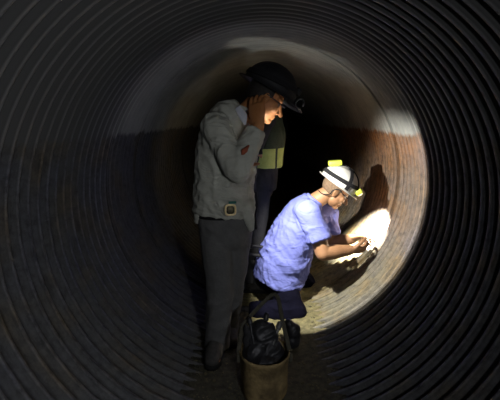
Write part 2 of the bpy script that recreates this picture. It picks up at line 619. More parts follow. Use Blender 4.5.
# ------------------------------------------------------------------ the culvert
PITCHC = 0.069
JOINTS = (2.27, 2.80, 4.45)


def corrugation(y):
    r = R + 0.014 * math.cos(2 * PI * y / PITCHC)
    return r


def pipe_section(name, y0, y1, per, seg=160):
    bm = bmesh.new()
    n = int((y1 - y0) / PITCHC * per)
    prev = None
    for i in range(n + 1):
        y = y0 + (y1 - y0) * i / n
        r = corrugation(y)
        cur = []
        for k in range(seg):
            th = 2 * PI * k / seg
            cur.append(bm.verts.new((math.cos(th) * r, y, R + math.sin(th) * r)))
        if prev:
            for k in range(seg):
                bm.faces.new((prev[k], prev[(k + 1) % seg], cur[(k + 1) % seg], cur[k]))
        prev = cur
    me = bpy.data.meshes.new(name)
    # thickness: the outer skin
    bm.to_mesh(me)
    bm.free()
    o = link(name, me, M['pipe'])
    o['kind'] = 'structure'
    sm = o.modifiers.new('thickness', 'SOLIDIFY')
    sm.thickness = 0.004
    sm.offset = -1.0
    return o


def joint_band(name, y, w=0.05):
    """the wider outer collar seen through the gap between two lengths of pipe"""
    bm = bmesh.new()
    seg = 160
    prof = [(R - 0.004, y - w / 2 - 0.004), (R + 0.034, y - w / 2 - 0.004), (R + 0.034, y + w / 2 + 0.004), (R - 0.004, y + w / 2 + 0.004),
            (R - 0.004, y + w / 2 - 0.003), (R + 0.028, y + w / 2 - 0.006), (R + 0.028, y - w / 2 + 0.006), (R - 0.004, y - w / 2 + 0.003)]
    rings = []
    for k in range(seg):
        th = 2 * PI * k / seg
        rings.append([bm.verts.new((math.cos(th) * r, yy, R + math.sin(th) * r)) for r, yy in prof])
    for k in range(seg):
        a, b = rings[k], rings[(k + 1) % seg]
        for j in range(8):
            bm.faces.new((a[j], a[(j + 1) % 8], b[(j + 1) % 8], b[j]))
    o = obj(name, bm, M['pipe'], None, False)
    o['kind'] = 'structure'


W = 0.04
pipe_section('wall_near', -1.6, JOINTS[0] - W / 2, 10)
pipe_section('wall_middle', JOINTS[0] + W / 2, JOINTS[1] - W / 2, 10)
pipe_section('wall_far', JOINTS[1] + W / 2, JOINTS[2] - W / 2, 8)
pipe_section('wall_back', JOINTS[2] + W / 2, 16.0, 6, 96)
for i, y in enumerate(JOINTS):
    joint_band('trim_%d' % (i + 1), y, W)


def floor_z(x, y):
    z = 0.052 + 0.20 * x * x + 0.010 * noise.noise(V((x * 3, y * 3, 0))) + 0.007 * noise.noise(V((x * 11, y * 11, 4)))
    return z


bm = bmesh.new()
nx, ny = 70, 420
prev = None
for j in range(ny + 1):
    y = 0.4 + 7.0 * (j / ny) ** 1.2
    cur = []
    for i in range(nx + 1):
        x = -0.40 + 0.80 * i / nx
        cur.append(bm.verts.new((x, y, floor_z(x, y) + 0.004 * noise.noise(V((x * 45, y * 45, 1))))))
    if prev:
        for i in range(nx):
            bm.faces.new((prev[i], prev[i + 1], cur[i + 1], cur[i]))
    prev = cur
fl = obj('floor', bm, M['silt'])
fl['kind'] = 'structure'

# loose gravel on the silt
bm = bmesh.new()
for i in range(1500):
    x = random.uniform(-0.38, 0.42)
    y = random.uniform(1.3, 4.2)
    r = random.uniform(0.002, 0.0065) * random.choice((1, 1, 1, 1.7))
    mt = Matrix.Translation((x, y, floor_z(x, y) + r * 0.2)) @ Matrix.Rotation(random.random() * 6, 4, 'Z') @ Matrix.Diagonal((1.3, 0.9, 0.6, 1))
    bmesh.ops.create_icosphere(bm, subdivisions=1, radius=r, matrix=mt)
g = obj('gravel', bm, M['stone'], None, False)
tag(g, 'fine loose gravel strewn over the silt on the pipe bottom', 'gravel', None, 'stuff')

# ------------------------------------------------------------------ kneeling person
LAT = V((-0.10, 1, 0)).normalized()
pel = P(273, 264, 2.78); che = P(301, 219, 2.74); nek = P(315, 200, 2.74)
mid = P(281, 240, 2.76)
shR = P(309, 211, 2.585); shL = P(327, 213, 2.93)
elR = P(323, 253, 2.50); wrR = P(350, 250, 2.57); haR = P(364, 250, 2.62)
elL = P(331, 242, 2.95); wrL = P(353, 239, 2.83); haL = P(367, 236, 2.75)
hipR = P(273, 272, 2.71); knR = P(296, 312, 2.49); anR = P(245, 313, 2.55)
hipL = P(278, 264, 2.88); knL = P(306, 281, 2.96); anL = P(258, 282, 3.06)
hc = P(336, 190, 2.73)
hm = frame((0.80, -0.06, -0.56), (0.56, -0.04, 0.80))

bm = bmesh.new()
loft(bm, [pel - V((0, 0, 0.04)), mid, che, nek - V((0.02, 0, 0.02))], [(0.14, 0.09), (0.14, 0.09), (0.150, 0.095), (0.080, 0.060)], LAT)
loft(bm, [nek - V((0.03, 0, 0.03)), hc + hm @ V((-0.035, 0, -0.06))], [0.062, 0.056])
head(bm, hc, hm)
for sh, el, wr in ((shR, elR, wrR), (shL, elL, wrL)):
    loft(bm, [che + (sh - che) * 0.5, sh, sh + (el - sh) * 0.5, el], [0.06, 0.058, 0.055, 0.052])
    loft(bm, [el, el + (wr - el) * 0.35, el + (wr - el) * 0.8, wr], [0.051, 0.051, 0.040, 0.034])
hand(bm, wrR, haR - wrR, V((0.1, 0.75, 0.65)), (0.75, 0.85, 0.9, 0.95), 1, 1.15)
hand(bm, wrL, haL - wrL, V((0.1, -0.55, -0.8)), (0.25, 0.35, 0.45, 0.55), 1, 1.1)
for hp, kn, an in ((hipR, knR, anR), (hipL, knL, anL)):
    loft(bm, [hp, hp + (kn - hp) * 0.5, kn], [0.085, 0.072, 0.052])
    loft(bm, [kn, kn + (an - kn) * 0.35, an], [0.050, 0.052, 0.036])
kneel = link('person', flesh(bm, 0.0042, 3), M['skin'])
tag(kneel, 'person kneeling in a pale blue short-sleeved shirt and white hard hat at the lit wall', 'person')
eyes(hc, hm, kneel)

# shirt
bm = bmesh.new()
loft(bm, [P(278, 280, 2.74), P(284, 260, 2.75), P(292.5, 238, 2.75), P(303, 216, 2.74), nek - V((0.01, 0, 0.0))],
     [(0.225, 0.182), (0.225, 0.192), (0.205, 0.165), (0.200, 0.135), (0.085, 0.075)], LAT, False, False, 32)
for sh, el, k in ((shR, elR, 0.70), (shL, elL, 0.66)):
    e = sh + (el - sh) * k
    loft(bm, [che + (sh - che) * 0.45, sh + V((-0.01, 0, 0)), sh + (el - sh) * 0.35, e], [0.095, 0.085, 0.078, 0.082], None, True, False)
me = flesh(bm, 0.006, 5)
f1 = folds((0.62, 0.1, -0.30), 0.013, 2.2, 12, 2.0)
f2 = folds((0.8, 0.1, -0.75), 0.006, 4, 24, 7.0)
top_z = che.z + 0.02
wrinkle(me, lambda p, n: max((f1(p, n) + f2(p, n)) * (0.45 if p.z > top_z else 1.0), -0.009) + 0.003)
shirt = link('shirt', me, M['blue_cloth'], kneel)
shirt['label'] = 'pale blue short-sleeved shirt'
bm = bmesh.new()     # collar
loft(bm, [nek + V((-0.03, 0, -0.035)), nek + V((0.004, 0, 0.012))], [(0.086, 0.080), (0.074, 0.068)], LAT, False, False, 28)
c_ = link('collar', evaluate(bm, [('BEVEL', dict(width=0.004, segments=2))]), M['blue_cloth'], shirt)

# trousers
bm = bmesh.new()
loft(bm, [P(278, 256, 2.78), pel, P(272, 275, 2.78)], [(0.165, 0.110), (0.175, 0.120), (0.160, 0.120)], LAT, True, True)
for hp, kn, an in ((hipR, knR, anR), (hipL, knL, anL)):
    loft(bm, [hp, hp + (kn - hp) * 0.5, kn], [0.096, 0.094, 0.072])
    loft(bm, [kn, kn + (an - kn) * 0.35, kn + (an - kn) * 0.88], [0.072, 0.082, 0.076], None, True, False)
me = flesh(bm, 0.007, 4)
wrinkle(me, folds((1, 0, 0.2), 0.008, 4, 14, 1.0))
tr = link('trousers', me, M['navy'], kneel)
tr['label'] = 'dark navy trousers'

# boots laid back along the ground
for an, kn in ((anR, knR), (anL, knL)):
    d = (an - kn).normalized()
    dn = V((0, 0, -1)) + d * 0.35
    bm = bmesh.new()
    loft(bm, [an - d * 0.07, an + d * 0.01, an + d * 0.05], [(0.050, 0.052), (0.046, 0.05), (0.042, 0.05)], d.cross(V((0, 0, 1))))
    loft(bm, [an + d * 0.055 + V((0, 0, 0.03)), an + d * 0.06 + V((0, 0, -0.02)), an + d * 0.09 + V((0, 0, -0.075)) * 0.6],
         [(0.042, 0.038), (0.046, 0.040), (0.046, 0.028)], d.cross(V((0, 0, 1))))
    b_ = link('boot', flesh(bm, 0.006, 3), M['boot'], kneel)

# hat, lamp and straps
hat = hard_hat(hc + hm @ V((-0.016, 0, 0.043)), hm, M['white_hat'], kneel, brim=0.018, visor=0.034)
hat['label'] = 'white hard hat with black straps'
hcc = hc + hm @ V((-0.016, 0, 0.043))
full = [(2 * PI * k / 48, 0.30 + 0.10 * math.cos(2 * PI * k / 48)) for k in range(49)]
band(hcc, hm, full, 0.027, M['strap'], hat, 'strap', 1.0, 0.004)
band(hcc, hm, [(0.0, 0.35 + (PI / 2 - 0.35) * k / 14) for k in range(14)] + [(PI, PI / 2 - 0.02 - (PI / 2 - 0.35) * k / 14) for k in range(14)], 0.020, M['strap'], hat, 'strap', 1.0, 0.004)
band(hcc, hm, [(-PI / 2 + 0.35, 0.02 + 1.45 * k / 14) for k in range(15)], 0.026, M['strap'], hat, 'strap', 1.0, 0.004)
# headlamp
lampc = hcc + hm @ (dome(-0.18, 0.24, 0.014))
ldir = (hm @ V((0.93, -0.10, -0.35))).normalized()
lm = frame(ldir, hm @ V((0, 0, 1)))
bm = bmesh.new()
box(bm, lampc, (0.036, 0.062, 0.048), lm, 0.009)
lamp = obj('headlamp', bm, M['yellow'], hat)
lamp['label'] = 'yellow-green headlamp, lit'
bm = bmesh.new()
loft(bm, [lampc + ldir * 0.012, lampc + ldir * 0.032], [0.021, 0.023], None, False, False)
obj('bezel', bm, M['yellow'], lamp) if False else bm.free()
bm = bmesh.new()
ell(bm, lampc + ldir * 0.020, (0.010, 0.019, 0.019), lm)
lens = link('lamp_lens', bpy.data.meshes.new('lamp_lens'), None, None) if False else obj('lamp_lens', bm, M['lens'], hat)
bm = bmesh.new()
bp_ = hcc + hm @ dome(PI * 1.06, 0.78, 0.018)
nb = dome(PI, 0.78); nrm = hm @ V((nb.x / HX ** 2, 0, nb.z / HZ ** 2)).normalized()
box(bm, bp_, (0.036, 0.074, 0.092), frame(nrm, hm @ V((1, 0, 0.6))), 0.010)
obj('battery_pack', bm, M['yellow'], hat)['label'] = 'yellow-green battery pack on the crown'
# short grey hair at the back of the head
bm = bmesh.new()
ell(bm, hc + hm @ V((-0.016, 0, 0.022)), (0.096, 0.080, 0.088), hm, 28, 18)
for v in list(bm.verts):
    q = hm.transposed() @ (v.co - hc)
    if q.x > 0.035 - max(0, -q.z) * 1.1 or q.z < -0.058:
        bm.verts.remove(v)
link('hair', evaluate(bm, [('SOLIDIFY', dict(thickness=0.004, offset=0.0)), ('SUBSURF', dict(levels=1))]), M['grey_hair'], kneel)
# spectacle cord round the ear and nape
bm = bmesh.new()
loft(bm, [hc + hm @ V(q) for q in ((0.085, -0.060, 0.004), (0.04, -0.079, 0.010), (0.0, -0.092, 0.022), (-0.030, -0.090, -0.005), (-0.035, -0.084, -0.045), (-0.070, -0.062, -0.070), (-0.098, -0.02, -0.072))],
     [0.0035] * 7, None, seg=8, sub=5)
obj('spectacle_cord', bm, M['strap'], kneel)

# tool stuck in the hip pocket, two rods
for k, (v0, v1) in enumerate(((247, 246), (254.5, 255))):
    bm = bmesh.new()
    loft(bm, [P(249, v0, 2.70), P(254, v1, 2.70), P(262, v1 + 1, 2.71)], [0.015, 0.014, 0.012], None)
    t = obj('pocket_tool', bm, M['tool_dark'])
    tag(t, ('upper' if k == 0 else 'lower') + ' grey tool handle poking out behind the lower back of the blue shirt', 'tool', 'tool handles at the blue shirt')

# ------------------------------------------------------------------ standing person with raised hand
LP = V((0.89, 0.45, 0)); LC = V((0.74, 0.67, 0))
s_pel = P(226, 220, 2.15); s_mid = P(224, 188, 2.15); s_che = P(227, 148, 2.17); s_nek = P(242, 113, 2.18)
s_hc = P(266, 98, 2.19)
s_hm = frame((0.86, 0.10, -0.50), (0.50, 0.05, 0.86))
sR = P(216, 127, 2.06); eR = P(237, 170, 1.95); wR = P(258, 126, 2.02); fR = P(256, 98, 2.07)
sL = P(247, 129, 2.29); eL = P(243, 178, 2.27); wL = P(237, 160, 2.09)
LAMP = P(265, 151, 2.08)
hR = P(216, 226, 2.13); kR = P(220, 284, 2.08); aR = P(217, 347, 2.04)
hL = P(236, 226, 2.19); kL = P(231, 284, 2.15); aL = P(226, 332, 2.24)
bm = bmesh.new()
loft(bm, [s_pel, s_mid, s_che, s_nek - V((0, 0, 0.03))], [(0.140, 0.095), (0.130, 0.09), (0.140, 0.100), (0.085, 0.065)], LC)
loft(bm, [s_nek - V((0.01, 0, 0.04)), s_hc + s_hm @ V((-0.035, 0, -0.06))], [0.062, 0.056])
head(bm, s_hc, s_hm)
for sh, el, wr in ((sR, eR, wR), (sL, eL, wL)):
    loft(bm, [s_che + (sh - s_che) * 0.5, sh, sh + (el - sh) * 0.5, el], [0.06, 0.056, 0.047, 0.041])
    loft(bm, [el, el + (wr - el) * 0.35, el + (wr - el) * 0.8, wr], [0.041, 0.043, 0.031, 0.027])
hand(bm, wR, fR - wR, V((0.45, 0.85, -0.1)), (0.30, 0.34, 0.38, 0.42), 1, 1.15)
hand(bm, wL, V((0.55, 0.2, 0.35)), V((0.5, 0.8, -0.3)), (0.6, 0.65, 0.7, 0.75), -1)
for hp, kn, an in ((hR, kR, aR), (hL, kL, aL)):
    loft(bm, [hp, hp + (kn - hp) * 0.5, kn], [0.085, 0.070, 0.054])
    loft(bm, [kn, kn + (an - kn) * 0.35, an], [0.052, 0.054, 0.038])
    fz = floor_z(an.x, an.y)
    loft(bm, [an, V((an.x, an.y, fz + 0.06)), V((an.x + 0.01, an.y - 0.14, fz + 0.04))], [0.036, 0.036, 0.026])
stand = link('person', flesh(bm, 0.0042, 3), M['skin_dark'])
tag(stand, 'standing person in grey long-sleeved shirt and black hard hat, one hand raised to face', 'person')
eyes(s_hc, s_hm, stand)

bm = bmesh.new()      # shirt
loft(bm, [P(224, 212, 2.15), P(225, 202, 2.15), s_mid, s_che, P(232, 121, 2.18), s_nek],
     [(0.185, 0.140), (0.178, 0.140), (0.172, 0.140), (0.175, 0.135), (0.135, 0.105), (0.075, 0.072)], LC, False, False, 32)
for sh, el, wr, k in ((sR, eR, wR, 0.90), (sL, eL, wL, 0.9)):
    loft(bm, [s_che + (sh - s_che) * 0.45, sh, sh + (el - sh) * 0.5, el], [0.09, 0.080, 0.068, 0.064])
    loft(bm, [el, el + (wr - el) * 0.4, el + (wr - el) * k], [0.064, 0.058, 0.047], None, True, False)
# loose tail at the far hip
loft(bm, [P(245, 205, 2.10), P(249, 216, 2.10), P(251, 229, 2.11)], [(0.055, 0.025), (0.040, 0.020), (0.012, 0.012)], LP)
loft(bm, [P(204, 205, 2.10), P(201, 214, 2.09), P(197, 221, 2.09)], [(0.05, 0.03), (0.035, 0.025), (0.014, 0.014)], LP)
me = flesh(bm, 0.007, 5)
f3 = folds((0.25, 0.1, -1), 0.0085, 3.0, 17, 5.0)
f4 = folds((0.8, 0.2, -0.3), 0.0045, 4, 20, 8.0)
wrinkle(me, lambda p, n: max(f3(p, n) + f4(p, n) * (1.5 if p.z < 1.1 else 0.6), -0.008) + 0.003)
s_sh = link('shirt', me, M['grey_cloth'], stand)
s_sh['label'] = 'grey long-sleeved work shirt'
bm = bmesh.new()
loft(bm, [s_nek + V((-0.03, 0, -0.05)), s_nek + V((0.012, 0, 0.010)), s_nek + V((0.022, 0, 0.03))], [(0.082, 0.086), (0.070, 0.068), (0.066, 0.062)], LC, False, False, 28)
obj('collar', bm, M['grey_cloth'], s_sh)
bm = bmesh.new()     # pale undershirt showing at the neck
loft(bm, [P(238, 108, 2.085), P(243, 116, 2.065), P(245, 124, 2.05)], [(0.016, 0.007), (0.022, 0.008), (0.008, 0.005)], V((1, 0, 0.2)))
o = obj('undershirt', bm, M['pale_cloth'], stand)
o['label'] = 'pale undershirt collar'
bm = bmesh.new()     # reddish patch on the forearm
q = P(245, 150, 1.905)
loft(bm, [P(243, 154, 1.915), q, P(248, 146, 1.93)], [(0.010, 0.006), (0.016, 0.008), (0.010, 0.006)], V((1, 0, 0.6)))
obj('sleeve_patch', bm, M['red'], s_sh)['label'] = 'reddish patch on the raised sleeve'

bm = bmesh.new()      # trousers
loft(bm, [P(225, 207, 2.15), s_pel, P(226, 234, 2.155)], [(0.162, 0.118), (0.165, 0.122), (0.150, 0.120)], LP, True, True)
for hp, kn, an in ((hR, kR, aR), (hL, kL, aL)):
    loft(bm, [hp, hp + (kn - hp) * 0.5, kn, kn + (an - kn) * 0.6, kn + (an - kn) * 1.0], [0.100, 0.092, 0.078, 0.072, 0.070], None, True, False)
me = flesh(bm, 0.007, 4)
fa = folds((0.2, 0.2, -1), 0.005, 3, 12, 3.0)
fb = folds((1, 0.3, 0.1), 0.006, 4, 16, 9.0)
wrinkle(me, lambda p, n: fa(p, n) + fb(p, n) * (1.4 if p.z < 0.4 else 0.4))
link('trousers', me, M['charcoal'], stand)['label'] = 'charcoal work trousers'
for an, hd in ((aR, (-0.05, -1)), (aL, (0.25, -0.9))):
    fz = floor_z(an.x, an.y - 0.05) + 0.004
    bm = bmesh.new()
    boot(bm, (an.x, an.y + 0.01), hd, fz)
    b_ = link('boot', flesh(bm, 0.006, 3), M['boot'], stand)
    bm = bmesh.new()
    sole(bm, (an.x, an.y + 0.01), hd, fz)
    obj('boot_sole', bm, M['sole'], b_)
# belt with its buckle
bm = bmesh.new()
fc = V((LP.y, -LP.x, 0))
ring = []
bc = P(226, 211, 2.15)
for k in range(48):
    th = 2 * PI * k / 48
    c0 = bc + LP * 0.166 * math.cos(th) + fc * 0.123 * math.sin(th)
    nn = (LP * math.cos(th) / 0.172 + fc * math.sin(th) / 0.130).normalized()
    ring.append([bm.verts.new(c0 + a) for a in (V((0, 0, 0.02)), V((0, 0, 0.02)) + nn * 0.004, V((0, 0, -0.02)) + nn * 0.004, V((0, 0, -0.02)))])
for k in range(48):
    a, b = ring[k], ring[(k + 1) % 48]
    for j in range(4):
        bm.faces.new((a[j], a[(j + 1) % 4], b[(j + 1) % 4], b[j]))
belt = obj('belt', bm, M['strap'], stand)
bk = P(230.5, 210, 1.975)
bmx = frame((0.22, -1, 0.05), (0, 0, 1))
bm = bmesh.new()
pts = [(math.cos(2 * PI * k / 32), math.sin(2 * PI * k / 32)) for k in range(32)]
outer = []
for cx, cz in pts:      # rounded square ring
    rr = 0.026 / max((abs(cx) ** 4 + abs(cz) ** 4) ** 0.25, 0.1)
    tubep = V((0, cx * rr, cz * rr))
    outdir = V((0, cx, cz))
    outer.append([bm.verts.new(bk + bmx @ (tubep + outdir * 0.0052 * math.cos(a) + V((0.005 * math.sin(a), 0, 0)))) for a in [2 * PI * t / 10 for t in range(10)]])
for k in range(32):
    a, b = outer[k], outer[(k + 1) % 32]
    for j in range(10):
        bm.faces.new((a[j], a[(j + 1) % 10], b[(j + 1) % 10], b[j]))
bu = obj('buckle', bm, M['brass'], belt)
bu['label'] = 'bright brass belt buckle'
bm = bmesh.new()
ell(bm, bk - bmx @ V((0.002, 0, 0)), (0.005, 0.023, 0.023), bmx)
obj('buckle_plate', bm, M['dark_brass'], belt)
bm = bmesh.new()
box(bm, P(232.5, 202.5, 1.975), (0.005, 0.040, 0.012), bmx, 0.002)
obj('shirt_tag', bm, M['teal'], s_sh)['label'] = 'small teal tag above the buckle'
bm = bmesh.new()      # cord hanging at the hip
loft(bm, [P(256, 193, 2.10), P(257, 205, 2.10), P(255.5, 216, 2.10), P(256, 228, 2.10)], [0.006, 0.006, 0.006, 0.009], None, seg=8)
obj('hip_strap', bm, M['strap'], stand)

# black hard hat with lamp bracket
s_hcc = s_hc + s_hm @ V((-0.006, 0, 0.045))
shat = hard_hat(s_hcc, s_hm, M['black_hat'], stand, brim=0.030, visor=0.060, s=1.10)
shat['label'] = 'black hard hat'
band(s_hcc, s_hm, full, 0.024, M['strap'], shat, 'strap', 1.10)
bm = bmesh.new()
box(bm, s_hcc + s_hm @ dome(0, 0.42, 0.016), (0.034, 0.062, 0.046), s_hm, 0.010)
obj('lamp_bracket', bm, M['black'], shat)
bm = bmesh.new()
cc = s_hcc + s_hm @ V((0.178, -0.02, 0.018))
ax1 = (s_hm @ V((1, 0, 0))); ax2 = (s_hm @ V((0, 0, 1)))
lp = [cc + ax1 * 0.022 * math.cos(t) + ax2 * 0.026 * math.sin(t) for t in [2 * PI * k / 14 for k in range(13)]]
loft(bm, lp, [0.006] * 13, None, seg=8, sub=2)
obj('cable_loop', bm, M['tool_dark'], shat)
# dark hair under the hat
bm = bmesh.new()
ell(bm, s_hc + s_hm @ V((-0.016, 0, 0.020)), (0.097, 0.081, 0.092), s_hm, 28, 18)
for v in list(bm.verts):
    q = s_hm.transposed() @ (v.co - s_hc)
    if q.x > 0.03 - max(0, -q.z) * 1.0 or q.z < -0.065:
        bm.verts.remove(v)
link('hair', evaluate(bm, [('SOLIDIFY', dict(thickness=0.004, offset=0.0)), ('SUBSURF', dict(levels=1))]), M['hair'], stand)
# spectacles
bm = bmesh.new()
loft(bm, [s_hc + s_hm @ V(q) for q in ((-0.01, -0.086, 0.012), (0.04, -0.080, 0.008), (0.095, -0.055, 0.004), (0.104, 0, 0.004), (0.095, 0.055, 0.004))],
     [(0.003, 0.004)] * 2 + [(0.004, 0.010)] * 3, s_hm @ V((0, 0, 1)), seg=8, sub=3)
obj('spectacles', bm, M['lens_glass'], stand)

# small black hand lamp held in the other hand
bm = bmesh.new()
la = LAMP - V((0.016, -0.006, 0.0))
lb = P(243, 154, 2.10)
loft(bm, [lb, lb + (la - lb) * 0.6, lb + (la - lb) * 0.75, la], [0.013, 0.013, 0.017, 0.018], None, True, False)
t = obj('hand_lamp', bm, M['black'])
tag(t, 'small black hand lamp held before the chest of the grey-shirted person', 'lamp')

# ------------------------------------------------------------------ person behind, in a vest
Y3 = 2.97
def Q(x, z, y=Y3):
    return V((x, y, z))
LT = V((0.12, 1, 0)).normalized()
t_hc = Q(0.035, 1.60)
t_hm = frame((0.95, -0.1, -0.30), (0.3, 0, 0.95))
bm = bmesh.new()
loft(bm, [Q(-0.035, 0.92), Q(-0.02, 1.08), Q(0.0, 1.26), Q(0.0, 1.42)], [(0.15, 0.10), (0.14, 0.095), (0.155, 0.105), (0.08, 0.065)], LT)
loft(bm, [Q(0.0, 1.38), t_hc + t_hm @ V((-0.03, 0, -0.06))], [0.062, 0.056])
head(bm, t_hc, t_hm)
arms = []
for q in (-1, 1):
    sh = Q(-0.005, 1.375, Y3 + 0.185 * q); el = Q(-0.10, 1.11, Y3 + 0.215 * q); wr = Q(-0.12, 0.86, Y3 + 0.20 * q)
    arms.append((sh, el, wr))
    loft(bm, [Q(0, 1.32), sh, sh + (el - sh) * 0.5, el], [0.06, 0.055, 0.046, 0.040])
    loft(bm, [el, el + (wr - el) * 0.4, wr], [0.040, 0.041, 0.027])
    hand(bm, wr, V((0.1, 0, -1)), V((-0.2, -q, 0)), (0.3, 0.35, 0.4, 0.45), q)
legs = []
for q in (-1, 1):
    hp = Q(-0.045, 0.90, Y3 + 0.085 * q); kn = Q(-0.070, 0.49, Y3 + 0.095 * q); an = Q(-0.105, 0.16, Y3 + 0.10 * q)
    legs.append((hp, kn, an))
    loft(bm, [hp, hp + (kn - hp) * 0.5, kn], [0.085, 0.07, 0.054])
    loft(bm, [kn, kn + (an - kn) * 0.35, an], [0.052, 0.054, 0.038])
    loft(bm, [an, V((an.x, an.y, 0.11)), V((an.x + 0.14, an.y, 0.10))], [0.036, 0.036, 0.026])
third = link('person', flesh(bm, 0.005, 3), M['skin_dark'])
tag(third, 'person in a dark green and lime vest standing mostly hidden behind the grey-shirted one', 'person')
eyes(t_hc, t_hm, third)
bm = bmesh.new()
loft(bm, [Q(-0.04, 0.86), Q(-0.03, 1.0), Q(-0.015, 1.12), Q(0.0, 1.27), Q(0.0, 1.38), Q(0.0, 1.43)],
     [(0.185, 0.130), (0.182, 0.132), (0.175, 0.126), (0.185, 0.130), (0.14, 0.105), (0.078, 0.07)], LT, False, False, 28)
for sh, el, wr in arms:
    loft(bm, [Q(0, 1.31), sh, sh + (el - sh) * 0.5, el, el + (wr - el) * 0.9], [0.085, 0.076, 0.064, 0.058, 0.048], None, True, False)
me = flesh(bm, 0.008, 4)
wrinkle(me, folds((0.1, 0, -1), 0.005, 3, 13, 4.0))
link('jacket', me, M['dark_cloth'], third)['label'] = 'dark grey jacket'
bm = bmesh.new()
loft(bm, [Q(-0.012, 1.035), Q(-0.005, 1.13), Q(0.010, 1.27), Q(0.006, 1.37), Q(0.0, 1.425)],
     [(0.205, 0.146), (0.200, 0.144), (0.192, 0.145), (0.150, 0.122), (0.085, 0.080)], LT, False, False, 32)
me = flesh(bm, 0.007, 4)
me.materials.append(M['vest'])
me.materials.append(M['lime'])
for p in me.polygons:
    c = p.center
    ang = math.atan2(c.y - Y3, c.x)
    p.material_index = 1 if (c.z < 1.175 and abs(math.sin(ang * 3)) > 0.22) else 0
wrinkle(me, folds((0.1, 0, -1), 0.004, 3, 15, 6.0))
link('vest', me, None, third)['label'] = 'dark green safety vest with lime lower panels'
bm = bmesh.new()
for hp, kn, an in legs:
    loft(bm, [hp + V((0, 0, 0.05)), hp + (kn - hp) * 0.5, kn, an - V((0, 0, 0.02))], [0.105, 0.090, 0.075, 0.072], None, True, False)
loft(bm, [Q(-0.04, 0.98), Q(-0.045, 0.86)], [(0.165, 0.115), (0.16, 0.115)], LT)
me = flesh(bm, 0.008, 4)
wrinkle(me, folds((0.1, 0, -1), 0.005, 3, 13, 11.0))
link('trousers', me, M['dark_cloth'], third)
for hp, kn, an in legs:
    fz = floor_z(an.x + 0.05, an.y) + 0.004
    bm = bmesh.new()
    boot(bm, an, (1, 0), fz)
    b_ = link('boot', flesh(bm, 0.006, 3), M['boot'], third)
    bm = bmesh.new()
    sole(bm, an, (1, 0), fz)
    obj('boot_sole', bm, M['sole'], b_)
hard_hat(t_hc + t_hm @ V((-0.006, 0, 0.04)), t_hm, M['black_hat'], third, name='hard_hat', brim=0.012, visor=0.04)

# ------------------------------------------------------------------ the tool bucket
YB = 1.72
bc = P(264.5, 350, YB)
bz = floor_z(bc.x, YB) - 0.002
RB = 0.121
bm = bmesh.new()
seg = 56
prof = [(0.0, bz), (RB * 0.90, bz), (RB * 0.94, bz + 0.02), (RB * 0.955, bz + 0.12), (RB * 0.99, bc.z - 0.02), (RB * 1.03, bc.z - 0.016), (RB * 1.03, bc.z),
        (RB * 0.985, bc.z), (RB * 0.955, bc.z - 0.02), (RB * 0.92, bz + 0.12), (RB * 0.90, bz + 0.03), (0.0, bz + 0.02)]
rows = []
for r, z in prof:
    row = []
    for k in range(seg):
        th = 2 * PI * k / seg
        rr = r + (0.0035 * noise.noise(V((math.cos(th) * 2, math.sin(th) * 2, z * 12))) + 0.002 * math.sin(th * 3)) * (1 if r > 0.05 else 0)
        row.append(bm.verts.new((bc.x + rr * math.cos(th), YB + rr * math.sin(th), z)))
    rows.append(row)
for r0, r1 in zip(rows, rows[1:]):
    for k in range(seg):
        bm.faces.new((r0[k], r0[(k + 1) % seg], r1[(k + 1) % seg], r1[k]))
bmesh.ops.remove_doubles(bm, verts=bm.verts[:], dist=1e-5)
bucket = obj('tool_bucket', bm, M['bucket'])
tag(bucket, 'stained tan canvas tool bucket in front of the kneeling person', 'bucket')
# strap handle standing up in a peak
hpts = [P(238.5, 352, YB - 0.01), P(243, 326, YB + 0.06), P(258, 308, YB + 0.12), P(271, 295.5, YB + 0.15), P(277.5, 297, YB + 0.15), P(282, 318, YB + 0.08), P(287, 340, YB + 0.03), P(290.5, 354, YB)]
bm = bmesh.new()
loft(bm, hpts, [(0.0045, 0.011)] * 8, V((0, 1, 0)), True, True, 10, 5)
obj('handle', bm, M['webbing'], bucket)['label'] = 'khaki webbing handle standing in a peak'
for u in (238.5, 290.5):
    bm = bmesh.new()
    q = P(u, 356, YB - 0.005)
    box(bm, q, (0.016, 0.034, 0.05), None, 0.004)
    obj('handle_tab', bm, M['webbing'], bucket)


def heap(name, pts, rad, mat, label, cat, amp=0.010, seed=0.0, group=None):
    bm = bmesh.new()
    for p, r in zip(pts, rad):
        ell(bm, p, r)
    me = flesh(bm, 0.006, 2)
    wrinkle(me, folds((0.6, 0.5, 0.4), amp, 6, 22, seed))
    o = link(name, me, mat)
    return tag(o, label, cat, group)


heap('cloth_bundle', [bc + V((-0.03, 0.01, -0.03)), bc + V((0.035, 0.02, -0.02)), bc + V((-0.01, 0.04, 0.05)), bc + V((0.0, -0.04, -0.05))],
     [(0.075, 0.06, 0.06), (0.065, 0.06, 0.06), (0.075, 0.045, 0.085), (0.07, 0.06, 0.045)], M['tool_dark'], 'crumpled black cloth heaped inside the tan bucket', 'cloth', 0.012, 3)
heap('glove', [bc + V((-0.085, 0.035, 0.02)), bc + V((-0.075, 0.045, 0.055)), bc + V((-0.09, 0.04, 0.08))],
     [(0.025, 0.03, 0.04), (0.024, 0.026, 0.035), (0.015, 0.018, 0.03)], M['dark_cloth'], 'dark grey work glove standing up at the left side of the bucket', 'glove', 0.006, 8)
q = P(292, 341, 2.12)
fz = floor_z(q.x, q.y)
heap('pouch', [V((q.x, q.y, fz + 0.045)), V((q.x + 0.005, q.y, fz + 0.10)), V((q.x - 0.02, q.y + 0.01, fz + 0.14))], [(0.050, 0.055, 0.050), (0.045, 0.045, 0.055), (0.03, 0.03, 0.03)], M['tool_dark'],
     'dark pouch slumped on the silt behind the right side of the tan bucket', 'pouch', 0.006, 12)
